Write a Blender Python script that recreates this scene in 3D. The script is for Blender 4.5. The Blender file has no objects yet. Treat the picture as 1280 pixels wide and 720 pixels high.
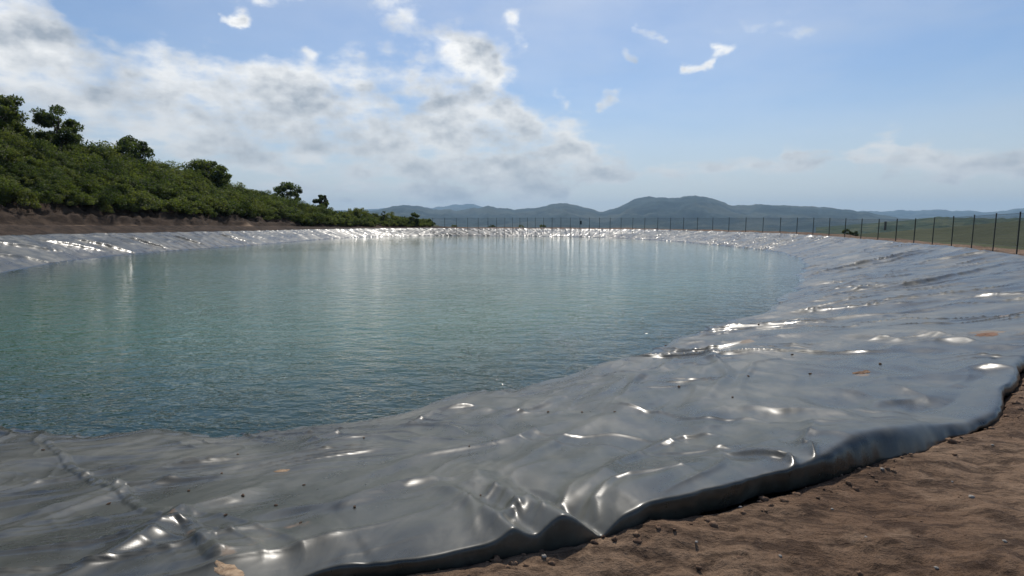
import bpy, math
import numpy as np
from mathutils import Vector

# ------------------------------------------------------------------ camera, light, exposure
SC = bpy.context.scene
EYE = 1.5
FPX = 680.0                      # focal length in pixels of the 1280 px wide photograph
PITCH = math.atan(83 / FPX)      # looking slightly down
cam_data = bpy.data.cameras.new('camera')
cam_data.sensor_width = 36.0
cam_data.lens = 36.0 * FPX / 1280.0
cam_data.clip_start = 0.05
cam_data.clip_end = 60000
cam = bpy.data.objects.new('camera', cam_data)
SC.collection.objects.link(cam)
cam.location = (0, 0, EYE)
cam.rotation_euler = (math.pi / 2 - PITCH, 0, 0)
SC.camera = cam

SUN_EL = math.radians(52)
SUN_AZ = math.radians(6)       # to the right of the view axis (+Y), clockwise
sun_data = bpy.data.lights.new('sun', 'SUN')
sun_data.energy = 3.0
sun_data.angle = math.radians(0.53)
sun_data.color = (1.0, 0.94, 0.86)
sun = bpy.data.objects.new('sun', sun_data)
SC.collection.objects.link(sun)
sdir = Vector((math.sin(SUN_AZ) * math.cos(SUN_EL), math.cos(SUN_AZ) * math.cos(SUN_EL), math.sin(SUN_EL)))
sun.rotation_euler = sdir.to_track_quat('Z', 'Y').to_euler()
sun.location = (0, 0, 60)

SC.view_settings.view_transform = 'Standard'
SC.view_settings.look = 'None'
SC.view_settings.exposure = 0.17
SC.view_settings.gamma = 1.0
SC.render.engine = 'CYCLES'
SC.cycles.use_denoising = True
SC.cycles.max_bounces = 6
SC.cycles.diffuse_bounces = 2
SC.cycles.glossy_bounces = 3
SC.cycles.transmission_bounces = 2
SC.cycles.volume_bounces = 0
SC.cycles.transparent_max_bounces = 8
SC.cycles.sample_clamp_indirect = 4.0
SC.cycles.blur_glossy = 0.0


WATER_Z = -1.1


def ray(px, py):
    u = (px - 640) / FPX
    v = (360 - py) / FPX
    cp, sp = math.cos(PITCH), math.sin(PITCH)
    return np.array([u, cp + v * sp, -sp + v * cp])


def project(x, y, z):
    cp, sp = math.cos(PITCH), math.sin(PITCH)
    dz = z - EYE
    depth = y * cp - dz * sp
    up = y * sp + dz * cp
    depth = np.where(depth < 0.05, 0.05, depth)
    return 640 + FPX * x / depth, 360 - FPX * up / depth, depth


# ------------------------------------------------------------------ node helper
class NT:
    def __init__(self, tree):
        self.t = tree
        self.n = tree.nodes
        self.l = tree.links

    def node(self, kind, **kw):
        nd = self.n.new(kind)
        for k, v in kw.items():
            setattr(nd, k, v)
        return nd

    def put(self, sock, v):
        if v is None:
            return
        if isinstance(v, bpy.types.NodeSocket):
            self.l.new(v, sock)
        else:
            sock.default_value = v

    def math(self, op, a, b=None, c=None, clamp=False):
        nd = self.node('ShaderNodeMath', operation=op, use_clamp=clamp)
        self.put(nd.inputs[0], a)
        self.put(nd.inputs[1], b)
        self.put(nd.inputs[2], c)
        return nd.outputs[0]

    def vmath(self, op, a, b=None, scale=None):
        nd = self.node('ShaderNodeVectorMath', operation=op)
        self.put(nd.inputs[0], a)
        self.put(nd.inputs[1], b)
        if scale is not None:
            self.put(nd.inputs['Scale'], scale)
        return nd.outputs['Value'] if op in ('DOT_PRODUCT', 'LENGTH', 'DISTANCE') else nd.outputs[0]

    def sep(self, v):
        nd = self.node('ShaderNodeSeparateXYZ')
        self.put(nd.inputs[0], v)
        return nd.outputs

    def comb(self, x=0.0, y=0.0, z=0.0):
        nd = self.node('ShaderNodeCombineXYZ')
        for i, v in enumerate((x, y, z)):
            self.put(nd.inputs[i], v)
        return nd.outputs[0]

    def noise(self, vec, scale=1.0, detail=4.0, rough=0.5, lac=2.0, dist=0.0, dims='3D', color=False):
        nd = self.node('ShaderNodeTexNoise', noise_dimensions=dims)
        self.put(nd.inputs['Vector'], vec)
        self.put(nd.inputs['Scale'], scale)
        self.put(nd.inputs['Detail'], detail)
        self.put(nd.inputs['Roughness'], rough)
        self.put(nd.inputs['Lacunarity'], lac)
        self.put(nd.inputs['Distortion'], dist)
        return nd.outputs['Color'] if color else nd.outputs[0]

    def step(self, v, lo, hi, a=0.0, b=1.0, kind='SMOOTHSTEP'):
        nd = self.node('ShaderNodeMapRange', interpolation_type=kind)
        self.put(nd.inputs[0], v)
        self.put(nd.inputs[1], lo)
        self.put(nd.inputs[2], hi)
        self.put(nd.inputs[3], a)
        self.put(nd.inputs[4], b)
        return nd.outputs[0]

    def mix(self, f, a, b, blend='MIX'):
        nd = self.node('ShaderNodeMix', data_type='RGBA', blend_type=blend)
        self.put(nd.inputs[0], f)
        for i, v in ((6, a), (7, b)):
            if not isinstance(v, bpy.types.NodeSocket) and len(v) == 3:
                v = (*v, 1.0)
            self.put(nd.inputs[i], v)
        return nd.outputs[2]

    def bump(self, h, strength=1.0, dist=0.1, normal=None):
        nd = self.node('ShaderNodeBump')
        self.put(nd.inputs['Height'], h)
        nd.inputs['Strength'].default_value = strength
        nd.inputs['Distance'].default_value = dist
        if normal is not None:
            self.put(nd.inputs['Normal'], normal)
        return nd.outputs[0]


def material(name):
    m = bpy.data.materials.new(name)
    m.use_nodes = True
    t = NT(m.node_tree)
    t.n.clear()
    out = t.node('ShaderNodeOutputMaterial')
    return m, t, out


def principled(t, out, color, rough=0.8, spec=0.5, ior=1.5, normal=None, metallic=0.0):
    b = t.node('ShaderNodeBsdfPrincipled')
    if not isinstance(color, bpy.types.NodeSocket) and len(color) == 3:
        color = (*color, 1)
    t.put(b.inputs['Base Color'], color)
    t.put(b.inputs['Roughness'], rough)
    t.put(b.inputs['Specular IOR Level'], spec)
    t.put(b.inputs['IOR'], ior)
    t.put(b.inputs['Metallic'], metallic)
    if normal is not None:
        t.put(b.inputs['Normal'], normal)
    t.l.new(b.outputs[0], out.inputs['Surface'])
    return b


# ------------------------------------------------------------------ world: Nishita sky with clouds
world = bpy.data.worlds.new('World')
SC.world = world
world.use_nodes = True
w = NT(world.node_tree)
w.n.clear()
wout = w.node('ShaderNodeOutputWorld')
bg = w.node('ShaderNodeBackground')
bg.inputs['Strength'].default_value = 0.102
w.l.new(bg.outputs[0], wout.inputs[0])
sky = w.node('ShaderNodeTexSky', sky_type='NISHITA')
sky.sun_disc = False
sky.sun_elevation = SUN_EL
sky.sun_rotation = SUN_AZ
sky.altitude = 500
sky.air_density = 1.25
sky.dust_density = 0.45
sky.ozone_density = 2.2
tc = w.node('ShaderNodeTexCoord')
D = w.vmath('NORMALIZE', tc.outputs['Generated'])
dx, dy, dz = w.sep(D)
az = w.math('ARCTAN2', dx, dy)
el = w.math('ARCSINE', dz)
AE = w.comb(az, el, 0.0)
# cloud layer plane coordinates, flattened towards the horizon
den = w.math('ADD', w.math('MAXIMUM', dz, 0.0), 0.13)
cp = w.comb(w.math('DIVIDE', dx, den), w.math('DIVIDE', dy, den), 0.0)


def azel(px, py):
    r = ray(px, py)
    r = r / np.linalg.norm(r)
    return math.atan2(r[0], r[1]), math.asin(r[2])


wobble = w.noise(w.vmath('MULTIPLY', AE, (1.0, 1.6, 1.0)), scale=9.0, detail=5.0, rough=0.6, color=True)
wob = w.vmath('SCALE', w.vmath('SUBTRACT', wobble, (0.5, 0.5, 0.5)), scale=0.055)
AEw = w.vmath('ADD', AE, wob)


def blob(x0, y0, x1, y1, width, amp):
    """soft capsule of cloud between two directions (photo pixels) with half width in px"""
    a = azel(x0, y0)
    b = azel(x1, y1)
    wd = width / FPX
    ax, ay = a
    bx, by = b
    L2 = max((bx - ax) ** 2 + (by - ay) ** 2, 1e-5)
    rel = w.vmath('SUBTRACT', AEw, (ax, ay, 0))
    h = w.math('DIVIDE', w.vmath('DOT_PRODUCT', rel, (bx - ax, by - ay, 0)), L2, clamp=True)
    near = w.vmath('SCALE', (bx - ax, by - ay, 0), scale=h)
    d = w.math('DIVIDE', w.vmath('LENGTH', w.vmath('SUBTRACT', rel, near)), wd)
    g = w.math('EXPONENT', w.math('MULTIPLY', w.math('MULTIPLY', d, d), -1.0))
    return w.math('MULTIPLY', g, amp)


BLOBS = [
    (-150, 40, 60, 85, 60, 0.95), (60, 85, 260, 150, 55, 0.95), (260, 150, 430, 150, 50, 1.0),
    (430, 150, 640, 195, 52, 1.05), (640, 190, 780, 205, 30, 0.75), (330, 110, 460, 140, 32, 0.6),
    (500, 30, 610, 65, 34, 1.0), (600, 90, 620, 130, 26, 0.75),
    (560, 130, 700, 170, 36, 0.7), (520, 225, 1000, 208, 18, 0.9), (350, 240, 700, 240, 26, 0.7),
    (-200, 170, 60, 190, 45, 0.45), (990, 193, 1150, 188, 11, 1.15), (1080, 200, 1290, 203, 13, 1.1),
    (1110, 224, 1190, 224, 9, 1.0), (1180, 160, 1300, 175, 14, 0.3), (440, 70, 520, 90, 20, 0.35),
    (280, 22, 300, 24, 8, 1.12), (795, 36, 832, 42, 9, 1.12), (785, 66, 795, 78, 8, 0.90),
    (848, 82, 885, 77, 7, 1.05), (895, 62, 918, 64, 8, 1.12), (752, 128, 775, 125, 9, 0.93),
    (762, 110, 775, 112, 7, 0.90), (320, 4, 380, 2, 9, 0.83), (640, 20, 655, 60, 12, 0.75),
    (690, 118, 705, 125, 8, 0.75), (1030, 226, 1042, 226, 6, 0.75), (905, 238, 912, 240, 4, 0.60),
    (385, 60, 390, 66, 7, 0.68), (540, 235, 560, 236, 7, 0.75),
    # clouds out of the picture, seen only from elsewhere and in the water
    (-900, 150, -300, 40, 90, 0.7), (1500, 60, 1800, 150, 60, 0.5), (300, -260, 900, -200, 60, 0.5),
    (500, -420, 620, -400, 90, 0.45),
]
msk = None
for b in BLOBS:
    g = blob(*b)
    msk = g if msk is None else w.math('ADD', msk, g)
msk = w.math('MINIMUM', msk, 1.25)

n1 = w.noise(cp, scale=1.5, detail=9.0, rough=0.58)
n2 = w.noise(w.vmath('MULTIPLY', AE, (1.0, 1.5, 1.0)), scale=12.0, detail=8.0, rough=0.56)
ncl = w.math('ADD', w.math('MULTIPLY', n1, 0.5), w.math('MULTIPLY', n2, 0.5))
high = w.math('MULTIPLY', w.math('MULTIPLY', w.step(el, 0.42, 0.75), w.step(dy, 0.0, 0.5)), 0.38)  # unseen thin cloud added above the view to neutralise blue liner reflections
field = w.math('ADD', w.math('ADD', high, w.math('MULTIPLY', msk, 0.62)), w.math('MULTIPLY', w.math('SUBTRACT', ncl, 0.5), 3.0))
dens = w.step(field, 0.30, 0.80)
# self shading: compare with the field a little nearer the sun
AEs = w.vmath('ADD', w.vmath('MULTIPLY', AE, (1.0, 1.5, 1.0)), (0.006, 0.028, 0.0))
n2s = w.noise(AEs, scale=12.0, detail=8.0, rough=0.56)
thick = w.step(field, 0.60, 1.30)
lit = w.math('SUBTRACT', n2, n2s)
soft_n = w.noise(w.vmath('MULTIPLY', AE, (1.0, 1.7, 1.0)), scale=7.0, detail=5.0, rough=0.5)
core = w.step(w.math('ADD', w.math('MULTIPLY', msk, 0.5), w.math('MULTIPLY', w.math('SUBTRACT', soft_n, 0.5), 1.8)), 0.28, 0.80)
shade = w.math('ADD', w.math('MULTIPLY', w.math('ADD', w.math('MULTIPLY', thick, 0.45), w.math('MULTIPLY', core, 0.55)), 0.9), w.math('MULTIPLY', lit, 2.2), clamp=True)
lowdark = w.step(el, 0.02, 0.35)
c_lit = w.mix(lowdark, (6.6, 6.7, 6.7), (9.8, 9.7, 9.4))
c_drk = w.mix(lowdark, (3.9, 4.2, 4.5), (3.2, 3.6, 4.1))
ccol = w.mix(shade, c_lit, c_drk)
# thin veil of cirrus and horizon milkiness
veil = w.math('MULTIPLY', w.step(w.noise(w.vmath('MULTIPLY', AE, (0.5, 2.2, 1.0)), scale=5.0, detail=7.0, rough=0.6), 0.45, 0.8), 0.16)
blue = w.vmath('MULTIPLY', sky.outputs[0], (0.60, 0.71, 0.86))
base = w.mix(veil, blue, (4.6, 5.1, 5.6))
# bright thin vapour round the sun
toward = w.vmath('DOT_PRODUCT', D, tuple(sdir))
ang = w.math('ARCCOSINE', w.math('MINIMUM', toward, 0.9999))
glow = w.math('EXPONENT', w.math('MULTIPLY', w.math('POWER', w.math('DIVIDE', ang, 0.64), 2.0), -1.0))
gn_ = w.step(n1, 0.25, 0.7, 0.45, 1.0)
base = w.mix(w.math('MULTIPLY', w.math('MULTIPLY', glow, gn_), 0.72), base, (8.6, 8.5, 8.2))
hz = w.step(el, -0.02, 0.24, 0.85, 0.0)
base = w.mix(hz, base, (6.4, 6.5, 6.4))
col = w.mix(w.math('MULTIPLY', dens, 0.92), base, ccol)
w.l.new(col, bg.inputs[0])

# ------------------------------------------------------------------ numpy noise
RNG = np.random.default_rng(11)
_P = RNG.permutation(4096)
_G = RNG.uniform(0, 2 * np.pi, 4096)
_GX, _GY = np.cos(_G), np.sin(_G)


def pn(x, y, seed=0):
    xi = np.floor(x).astype(np.int64)
    yi = np.floor(y).astype(np.int64)
    xf = x - xi
    yf = y - yi

    def g(ix, iy, fx, fy):
        h = _P[(_P[(ix + seed * 131) & 4095] + iy) & 4095]
        return _GX[h] * fx + _GY[h] * fy
    u = xf * xf * xf * (xf * (xf * 6 - 15) + 10)
    v = yf * yf * yf * (yf * (yf * 6 - 15) + 10)
    a = g(xi, yi, xf, yf)
    b = g(xi + 1, yi, xf - 1, yf)
    c = g(xi, yi + 1, xf, yf - 1)
    d = g(xi + 1, yi + 1, xf - 1, yf - 1)
    return (a + (b - a) * u + (c - a) * v + (a - b - c + d) * u * v) * 1.5


def fbm(x, y, oct=4, seed=0, gain=0.5):
    s = np.zeros_like(x)
    a = 1.0
    for i in range(oct):
        s += a * pn(x * 2 ** i + 17.3 * i, y * 2 ** i - 9.1 * i, seed + i)
        a *= gain
    return s


def sstep(a, b, x):
    t = np.clip((x - a) / (b - a), 0, 1)
    return t * t * (3 - 2 * t)


# ------------------------------------------------------------------ object helpers
def tag(o, label=None, cat=None, group=None, kind=None):
    if label:
        o['label'] = label
    if cat:
        o['category'] = cat
    if group:
        o['group'] = group
    if kind:
        o['kind'] = kind
    return o


def link(o, parent=None):
    SC.collection.objects.link(o)
    if parent is not None:
        o.parent = parent
    return o


def empty(name, loc=(0, 0, 0), rz=0.0):
    o = bpy.data.objects.new(name, None)
    o.empty_display_size = 0.3
    link(o)
    o.location = loc
    o.rotation_euler = (0, 0, rz)
    return o


def mesh_np(name, verts, faces, mat, smooth=True, parent=None, attrs=None):
    """faces: (n,k) int array"""
    me = bpy.data.meshes.new(name)
    verts = np.asarray(verts, dtype=np.float32)
    faces = np.asarray(faces, dtype=np.int32)
    k = faces.shape[1]
    me.vertices.add(len(verts))
    me.vertices.foreach_set('co', verts.ravel())
    me.loops.add(faces.size)
    me.loops.foreach_set('vertex_index', faces.ravel())
    me.polygons.add(len(faces))
    me.polygons.foreach_set('loop_start', np.arange(0, faces.size, k, dtype=np.int32))
    me.polygons.foreach_set('loop_total', np.full(len(faces), k, dtype=np.int32))
    me.polygons.foreach_set('use_smooth', np.full(len(faces), smooth))
    me.update(calc_edges=True)
    me.validate()
    for an, av in (attrs or {}).items():
        at = me.attributes.new(an, 'FLOAT', 'POINT')
        at.data.foreach_set('value', np.asarray(av, dtype=np.float32).ravel())
    if mat is not None:
        me.materials.append(mat)
    return link(bpy.data.objects.new(name, me), parent)


def grid_faces(nr, nc, wrap=False):
    """rows x cols vertices, index r*nc+c"""
    r = np.arange(nr - 1)[:, None]
    c = np.arange(nc if wrap else nc - 1)[None, :]
    c2 = (c + 1) % nc
    return np.stack([r * nc + c, r * nc + c2, (r + 1) * nc + c2, (r + 1) * nc + c], -1).reshape(-1, 4)


# ------------------------------------------------------------------ the pond outline (plan, measured in metres)
#        crest x,y        water x,y        zc    road  ridge
K = [(-9.0, -0.9, -11.0, 6.3, 0.00, 0.1, 0.0),
     (-4.5, 0.7, -7.0, 6.55, 0.00, 0.0, 0.0),
     (-2.2, 1.6, -4.9, 6.35, 0.00, 0.0, 0.0),
     (-0.48, 2.12, -3.05, 6.62, 0.00, 0.0, 0.0),
     (0.44, 2.42, -1.7, 7.15, 0.00, 0.0, 0.0),
     (1.36, 2.78, -0.5, 8.0, 0.00, 0.0, 0.0),
     (2.32, 3.25, 0.5, 8.7, 0.00, 0.0, 0.0),
     (3.36, 3.78, 1.6, 9.7, 0.00, 0.0, 0.0),
     (4.85, 5.0, 2.6, 10.7, 0.02, 0.0, 0.0),
     (9.1, 8.8, 5.1, 13.2, 0.08, 0.1, 0.0),
     (14.1, 13.6, 8.6, 17.6, 0.15, 0.1, 0.0),
     (18.0, 18.7, 12.0, 22.6, 0.20, 0.05, 0.0),
     (20.4, 23.8, 14.6, 27.5, 0.20, -0.10, 0.0),
     (22.9, 29.6, 17.6, 32.8, 0.18, -0.22, 0.0),
     (25.2, 37.2, 20.6, 39.2, 0.14, -0.28, 0.0),
     (27.4, 45.0, 22.8, 46.4, 0.12, -0.25, 0.0),
     (29.0, 54.5, 23.4, 54.2, 0.12, -0.12, 0.0),
     (29.3, 64.0, 22.9, 62.5, 0.14, 0.1, 0.0),
     (27.6, 73.5, 22.0, 71.3, 0.12, 0.15, 0.0),
     (21.5, 92.0, 15.9, 89.0, 0.10, 0.2, 0.0),
     (8.9, 101.5, 6.5, 96.8, 0.10, 0.3, 0.0),
     (-6.3, 106.5, -5.0, 101.0, 0.10, 0.3, 0.0),
     (-14.5, 106.6, -12.5, 102.0, 0.14, 0.35, 0.6),
     (-22.5, 103.0, -20.3, 99.0, 0.16, 0.4, 2.3),
     (-29.0, 92.5, -26.2, 90.5, 0.20, 0.6, 5.9),
     (-33.0, 67.0, -29.0, 61.8, 0.26, 0.95, 8.6),
     (-35.2, 47.6, -30.6, 43.8, 0.42, 1.15, 9.6),
     (-34.2, 39.0, -29.5, 36.2, 0.50, 1.25, 9.3),
     (-31.3, 31.0, -25.9, 27.3, 0.52, 1.3, 10.6),
     (-28.0, 20.0, -22.4, 18.6, 0.45, 1.2, 14.0),
     (-22.0, 8.0, -18.8, 11.6, 0.25, 0.8, 12.0),
     (-15.5, 1.2, -15.0, 7.4, 0.05, 0.3, 1.5)]
K = np.array(K)
WATER_Z = -1.1
nK = len(K)
chord = np.hypot(*(np.roll(K[:, :2], -1, 0) - K[:, :2]).T)
kn = np.concatenate([[0], np.cumsum(chord)])
PER = kn[-1]


def curve(s):
    s = np.mod(s, PER)
    i = np.clip(np.searchsorted(kn, s, side='right') - 1, 0, nK - 1)
    h = chord[i]
    t = ((s - kn[i]) / h)[:, None]
    p0, p1 = K[i], K[(i + 1) % nK]

    def tang(j):
        jm, jp = (j - 1) % nK, (j + 1) % nK
        hm, hp = chord[jm][:, None], chord[j][:, None]
        return ((K[j] - K[jm]) / hm * hp + (K[jp] - K[j]) / hp * hm) / (hm + hp)
    m0, m1 = tang(i) * h[:, None], tang((i + 1) % nK) * h[:, None]
    t2, t3 = t * t, t * t * t
    return (2 * t3 - 3 * t2 + 1) * p0 + (t3 - 2 * t2 + t) * m0 + (-2 * t3 + 3 * t2) * p1 + (t3 - t2) * m1


def s_samples(fac, lo, hi):
    """arc positions, closer together where the crest is near the camera"""
    ss = np.linspace(0, PER, 6000, endpoint=False)
    c = curve(ss)
    d = np.minimum(np.hypot(c[:, 0], c[:, 1]), np.hypot(c[:, 2], c[:, 3]))
    dens_ = 1 / np.clip(d * fac, lo, hi)
    # off screen stretches need less
    px, py, dep = project(c[:, 0], c[:, 1], c[:, 4])
    cum = np.concatenate([[0], np.cumsum(dens_ * PER / 6000)])
    n = int(cum[-1])
    return np.interp(np.linspace(0, cum[-1], n, endpoint=False), cum, np.concatenate([ss, [PER]]))


def dist_poly(x, y, pts):
    """distance to polyline and fraction along it"""
    best = np.full(x.shape, 1e9)
    fr = np.zeros(x.shape)
    seg = np.hypot(*np.diff(pts, axis=0).T)
    tot = seg.sum()
    acc = 0
    for (a, b, L) in zip(pts[:-1], pts[1:], seg):
        ex, ey = (b - a) / L
        rx, ry = x - a[0], y - a[1]
        h = np.clip(rx * ex + ry * ey, 0, L)
        d = np.hypot(rx - h * ex, ry - h * ey)
        m = d < best
        best = np.where(m, d, best)
        fr = np.where(m, (acc + h) / tot, fr)
        acc += L
    return best, fr


# ------------------------------------------------------------------ materials
def mat_liner():
    m, t, out = material('black_geomembrane')
    tcn = t.node('ShaderNodeTexCoord')
    P = tcn.outputs['Object']
    dust = t.noise(P, 0.55, 7, 0.62)
    dustf = t.noise(P, 9.0, 6, 0.7)
    streak = t.noise(t.vmath('MULTIPLY', P, (1.2, 0.35, 1.0)), 3.0, 6, 0.65, dist=0.6)
    dm = t.step(t.math('ADD', t.math('MULTIPLY', dust, 0.6), t.math('MULTIPLY', streak, 0.4)), 0.40, 0.66)
    c = t.mix(dm, (0.028, 0.028, 0.021), (0.118, 0.113, 0.088))
    at = t.node('ShaderNodeAttribute', attribute_name='mud')
    mud = t.step(t.math('ADD', at.outputs['Fac'], t.math('MULTIPLY', t.math('SUBTRACT', dustf, 0.5), 1.1)), 0.42, 0.62)
    c = t.mix(t.math('MULTIPLY', mud, 0.75), c, (0.17, 0.11, 0.065))
    fine = t.math('MULTIPLY', t.step(t.noise(P, 55.0, 2, 0.5), 0.66, 0.72), t.step(dust, 0.45, 0.6))
    c = t.mix(t.math('MULTIPLY', fine, 0.35), c, (0.16, 0.14, 0.12))
    r = t.math('ADD', t.math('MULTIPLY', dm, 0.16), 0.27)
    r = t.math('ADD', r, t.math('MULTIPLY', t.math('SUBTRACT', dustf, 0.5), 0.12))
    r = t.math('ADD', r, t.math('MULTIPLY', mud, 0.3))
    zz = t.sep(P)[2]
    wet = t.step(t.math('ADD', zz, t.math('MULTIPLY', t.math('SUBTRACT', dustf, 0.5), 0.03)), WATER_Z + 0.035, WATER_Z + 0.055, 1.0, 0.0)
    c = t.mix(t.math('MULTIPLY', wet, 0.6), c, (0.02, 0.024, 0.02))
    r = t.math('SUBTRACT', r, t.math('MULTIPLY', wet, 0.12))
    b1 = t.bump(t.noise(P, 3.2, 2, 0.5), 0.2, 0.02)
    b2 = t.bump(dustf, 0.08, 0.003, b1)
    principled(t, out, c, r, 0.6, 1.5, b2)
    return m


def mat_water():
    m, t, out = material('pond_water')
    geo = t.node('ShaderNodeNewGeometry')
    P = geo.outputs['Position']
    x, y, z = t.sep(P)
    # wavelets roll towards the camera, longer across than along
    Q = t.comb(t.math('ADD', t.math('MULTIPLY', x, 0.62), t.math('MULTIPLY', y, 0.06)), y, 0.0)
    a = t.noise(Q, 2.6, 3, 0.55, dist=0.35)
    b = t.noise(t.vmath('ADD', Q, (31.0, 7.0, 0)), 6.5, 3, 0.5, dist=0.3)
    c = t.noise(Q, 0.35, 2, 0.5)
    calm = t.step(y, 16.0, 75.0, 1.0, 0.22)
    patch = t.step(t.noise(t.vmath('MULTIPLY', P, (0.04, 0.09, 0)), 1.0, 4, 0.6), 0.35, 0.62, 0.7, 1.15)
    h = t.math('ADD', t.math('MULTIPLY', a, 0.068), t.math('MULTIPLY', b, 0.022))
    h = t.math('ADD', h, t.math('MULTIPLY', c, 0.03))
    tip = t.step(t.noise(t.vmath('ADD', Q, (3.0, 17.0, 0)), 15.0, 2, 0.5), 0.50, 0.76)
    tip = t.math('MULTIPLY', tip, t.step(t.noise(Q, 1.7, 3, 0.6), 0.43, 0.56))
    h = t.math('ADD', h, t.math('MULTIPLY', t.math('MULTIPLY', tip, 0.021), t.step(y, 14.0, 34.0, 1.0, 0.0)))
    h = t.math('MULTIPLY', t.math('MULTIPLY', h, calm), patch)
    bm = t.bump(h, 1.0, 1.0)
    depthc = t.noise(P, 0.06, 3, 0.5)
    col_ = t.mix(depthc, (0.026, 0.088, 0.056), (0.044, 0.128, 0.076))
    # little green murk over the black sheet where the water is thin
    sh = t.node('ShaderNodeAttribute', attribute_name='shallow').outputs['Fac']
    col_ = t.mix(sh, col_, (0.010, 0.034, 0.031))
    principled(t, out, col_, 0.045, 0.5, 1.333, bm)
    return m


def mat_ground():
    m, t, out = material('brown_earth')
    tcn = t.node('ShaderNodeTexCoord')
    P = tcn.outputs['Object']
    big = t.noise(P, 0.6, 6, 0.6)
    mid = t.noise(P, 4.0, 7, 0.65)
    str_ = t.noise(t.vmath('MULTIPLY', P, (1.0, 2.6, 1.0)), 5.0, 7, 0.68, dist=0.4)
    fine = t.noise(P, 38.0, 5, 0.7)
    c = t.mix(t.step(big, 0.35, 0.65), (0.168, 0.102, 0.062), (0.290, 0.195, 0.125))
    c = t.mix(t.step(str_, 0.40, 0.56), t.mix(0.72, c, (0.040, 0.024, 0.016)), c)
    c = t.mix(t.math('MULTIPLY', t.step(mid, 0.55, 0.75), 0.5), c, (0.36, 0.25, 0.165))
    c = t.mix(t.math('MULTIPLY', t.step(fine, 0.58, 0.75), 0.45), c, (0.25, 0.18, 0.125))
    c = t.mix(t.math('MULTIPLY', t.step(fine, 0.45, 0.32), 0.4), c, (0.05, 0.028, 0.018))
    road = t.node('ShaderNodeAttribute', attribute_name='road').outputs['Fac']
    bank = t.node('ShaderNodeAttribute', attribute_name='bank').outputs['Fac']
    veg = t.node('ShaderNodeAttribute', attribute_name='veg').outputs['Fac']
    c = t.mix(t.math('MULTIPLY', road, 0.8), c, (0.27, 0.19, 0.125))
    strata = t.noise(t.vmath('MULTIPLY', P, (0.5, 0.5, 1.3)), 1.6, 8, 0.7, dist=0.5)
    bankc = t.mix(t.step(strata, 0.4, 0.62), (0.028, 0.018, 0.012), (0.068, 0.045, 0.030))  # dark clay, darkened further to put the bank's shade into its colour
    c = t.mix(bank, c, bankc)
    gn = t.noise(P, 0.35, 6, 0.65)
    vegc = t.mix(t.step(gn, 0.35, 0.65), (0.040, 0.058, 0.018), (0.075, 0.088, 0.032))
    vm = t.step(t.math('ADD', veg, t.math('MULTIPLY', t.math('SUBTRACT', mid, 0.5), 0.9)), 0.4, 0.6)
    c = t.mix(vm, c, vegc)
    loose = t.step(t.noise(P, 0.9, 4, 0.6), 0.40, 0.62, 0.2, 1.0)
    mid = t.math('MULTIPLY', mid, loose)
    b1 = t.bump(str_, 0.8, 0.07)
    b2 = t.bump(mid, 0.7, 0.06, b1)
    b3 = t.bump(fine, 0.8, 0.016, b2)
    principled(t, out, c, 0.95, 0.25, 1.45, b3)
    return m


def mat_hill(name, c1, c2, scale, c3=None):
    m, t, out = material(name)
    geo = t.node('ShaderNodeNewGeometry')
    P = geo.outputs['Position']
    a = t.noise(P, scale, 8, 0.62)
    c = t.mix(t.step(a, 0.4, 0.6), c1, c2)
    if c3:
        b = t.noise(P, scale * 0.25, 5, 0.55)
        c = t.mix(t.step(b, 0.5, 0.58), c, c3)
    principled(t, out, c, 0.95, 0.1, 1.4)
    return m


def mat_leaf(name, c1, c2, trans=0.5):
    m, t, out = material(name)
    geo = t.node('ShaderNodeNewGeometry')
    P = geo.outputs['Position']
    n = t.noise(P, 0.30, 6, 0.65)
    f = t.noise(P, 4.0, 2, 0.5)
    mixf = t.step(t.math('ADD', t.math('MULTIPLY', n, 0.75), t.math('MULTIPLY', f, 0.25)), 0.42, 0.58)
    c = t.mix(mixf, c1, c2)
    d = t.node('ShaderNodeBsdfPrincipled')
    t.put(d.inputs['Base Color'], c)
    d.inputs['Roughness'].default_value = 0.6
    d.inputs['Specular IOR Level'].default_value = 0.3
    tr = t.node('ShaderNodeBsdfTranslucent')
    t.put(tr.inputs['Color'], t.mix(1.0, c, (1.5, 1.7, 0.7), 'MULTIPLY'))
    mx = t.node('ShaderNodeMixShader')
    mx.inputs[0].default_value = trans
    t.l.new(d.outputs[0], mx.inputs[1])
    t.l.new(tr.outputs[0], mx.inputs[2])
    t.l.new(mx.outputs[0], out.inputs['Surface'])
    return m


def mat_plain(name, c, rough=0.6, c2=None, scale=6.0, bump=0.3, metallic=0.0):
    m, t, out = material(name)
    tcn = t.node('ShaderNodeTexCoord')
    n = t.noise(tcn.outputs['Object'], scale, 5, 0.6)
    cc = t.mix(t.step(n, 0.35, 0.65), c, c2 or tuple(v * 1.4 for v in c))
    principled(t, out, cc, rough, 0.4, 1.5, t.bump(n, bump, 0.01), metallic)
    return m


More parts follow.
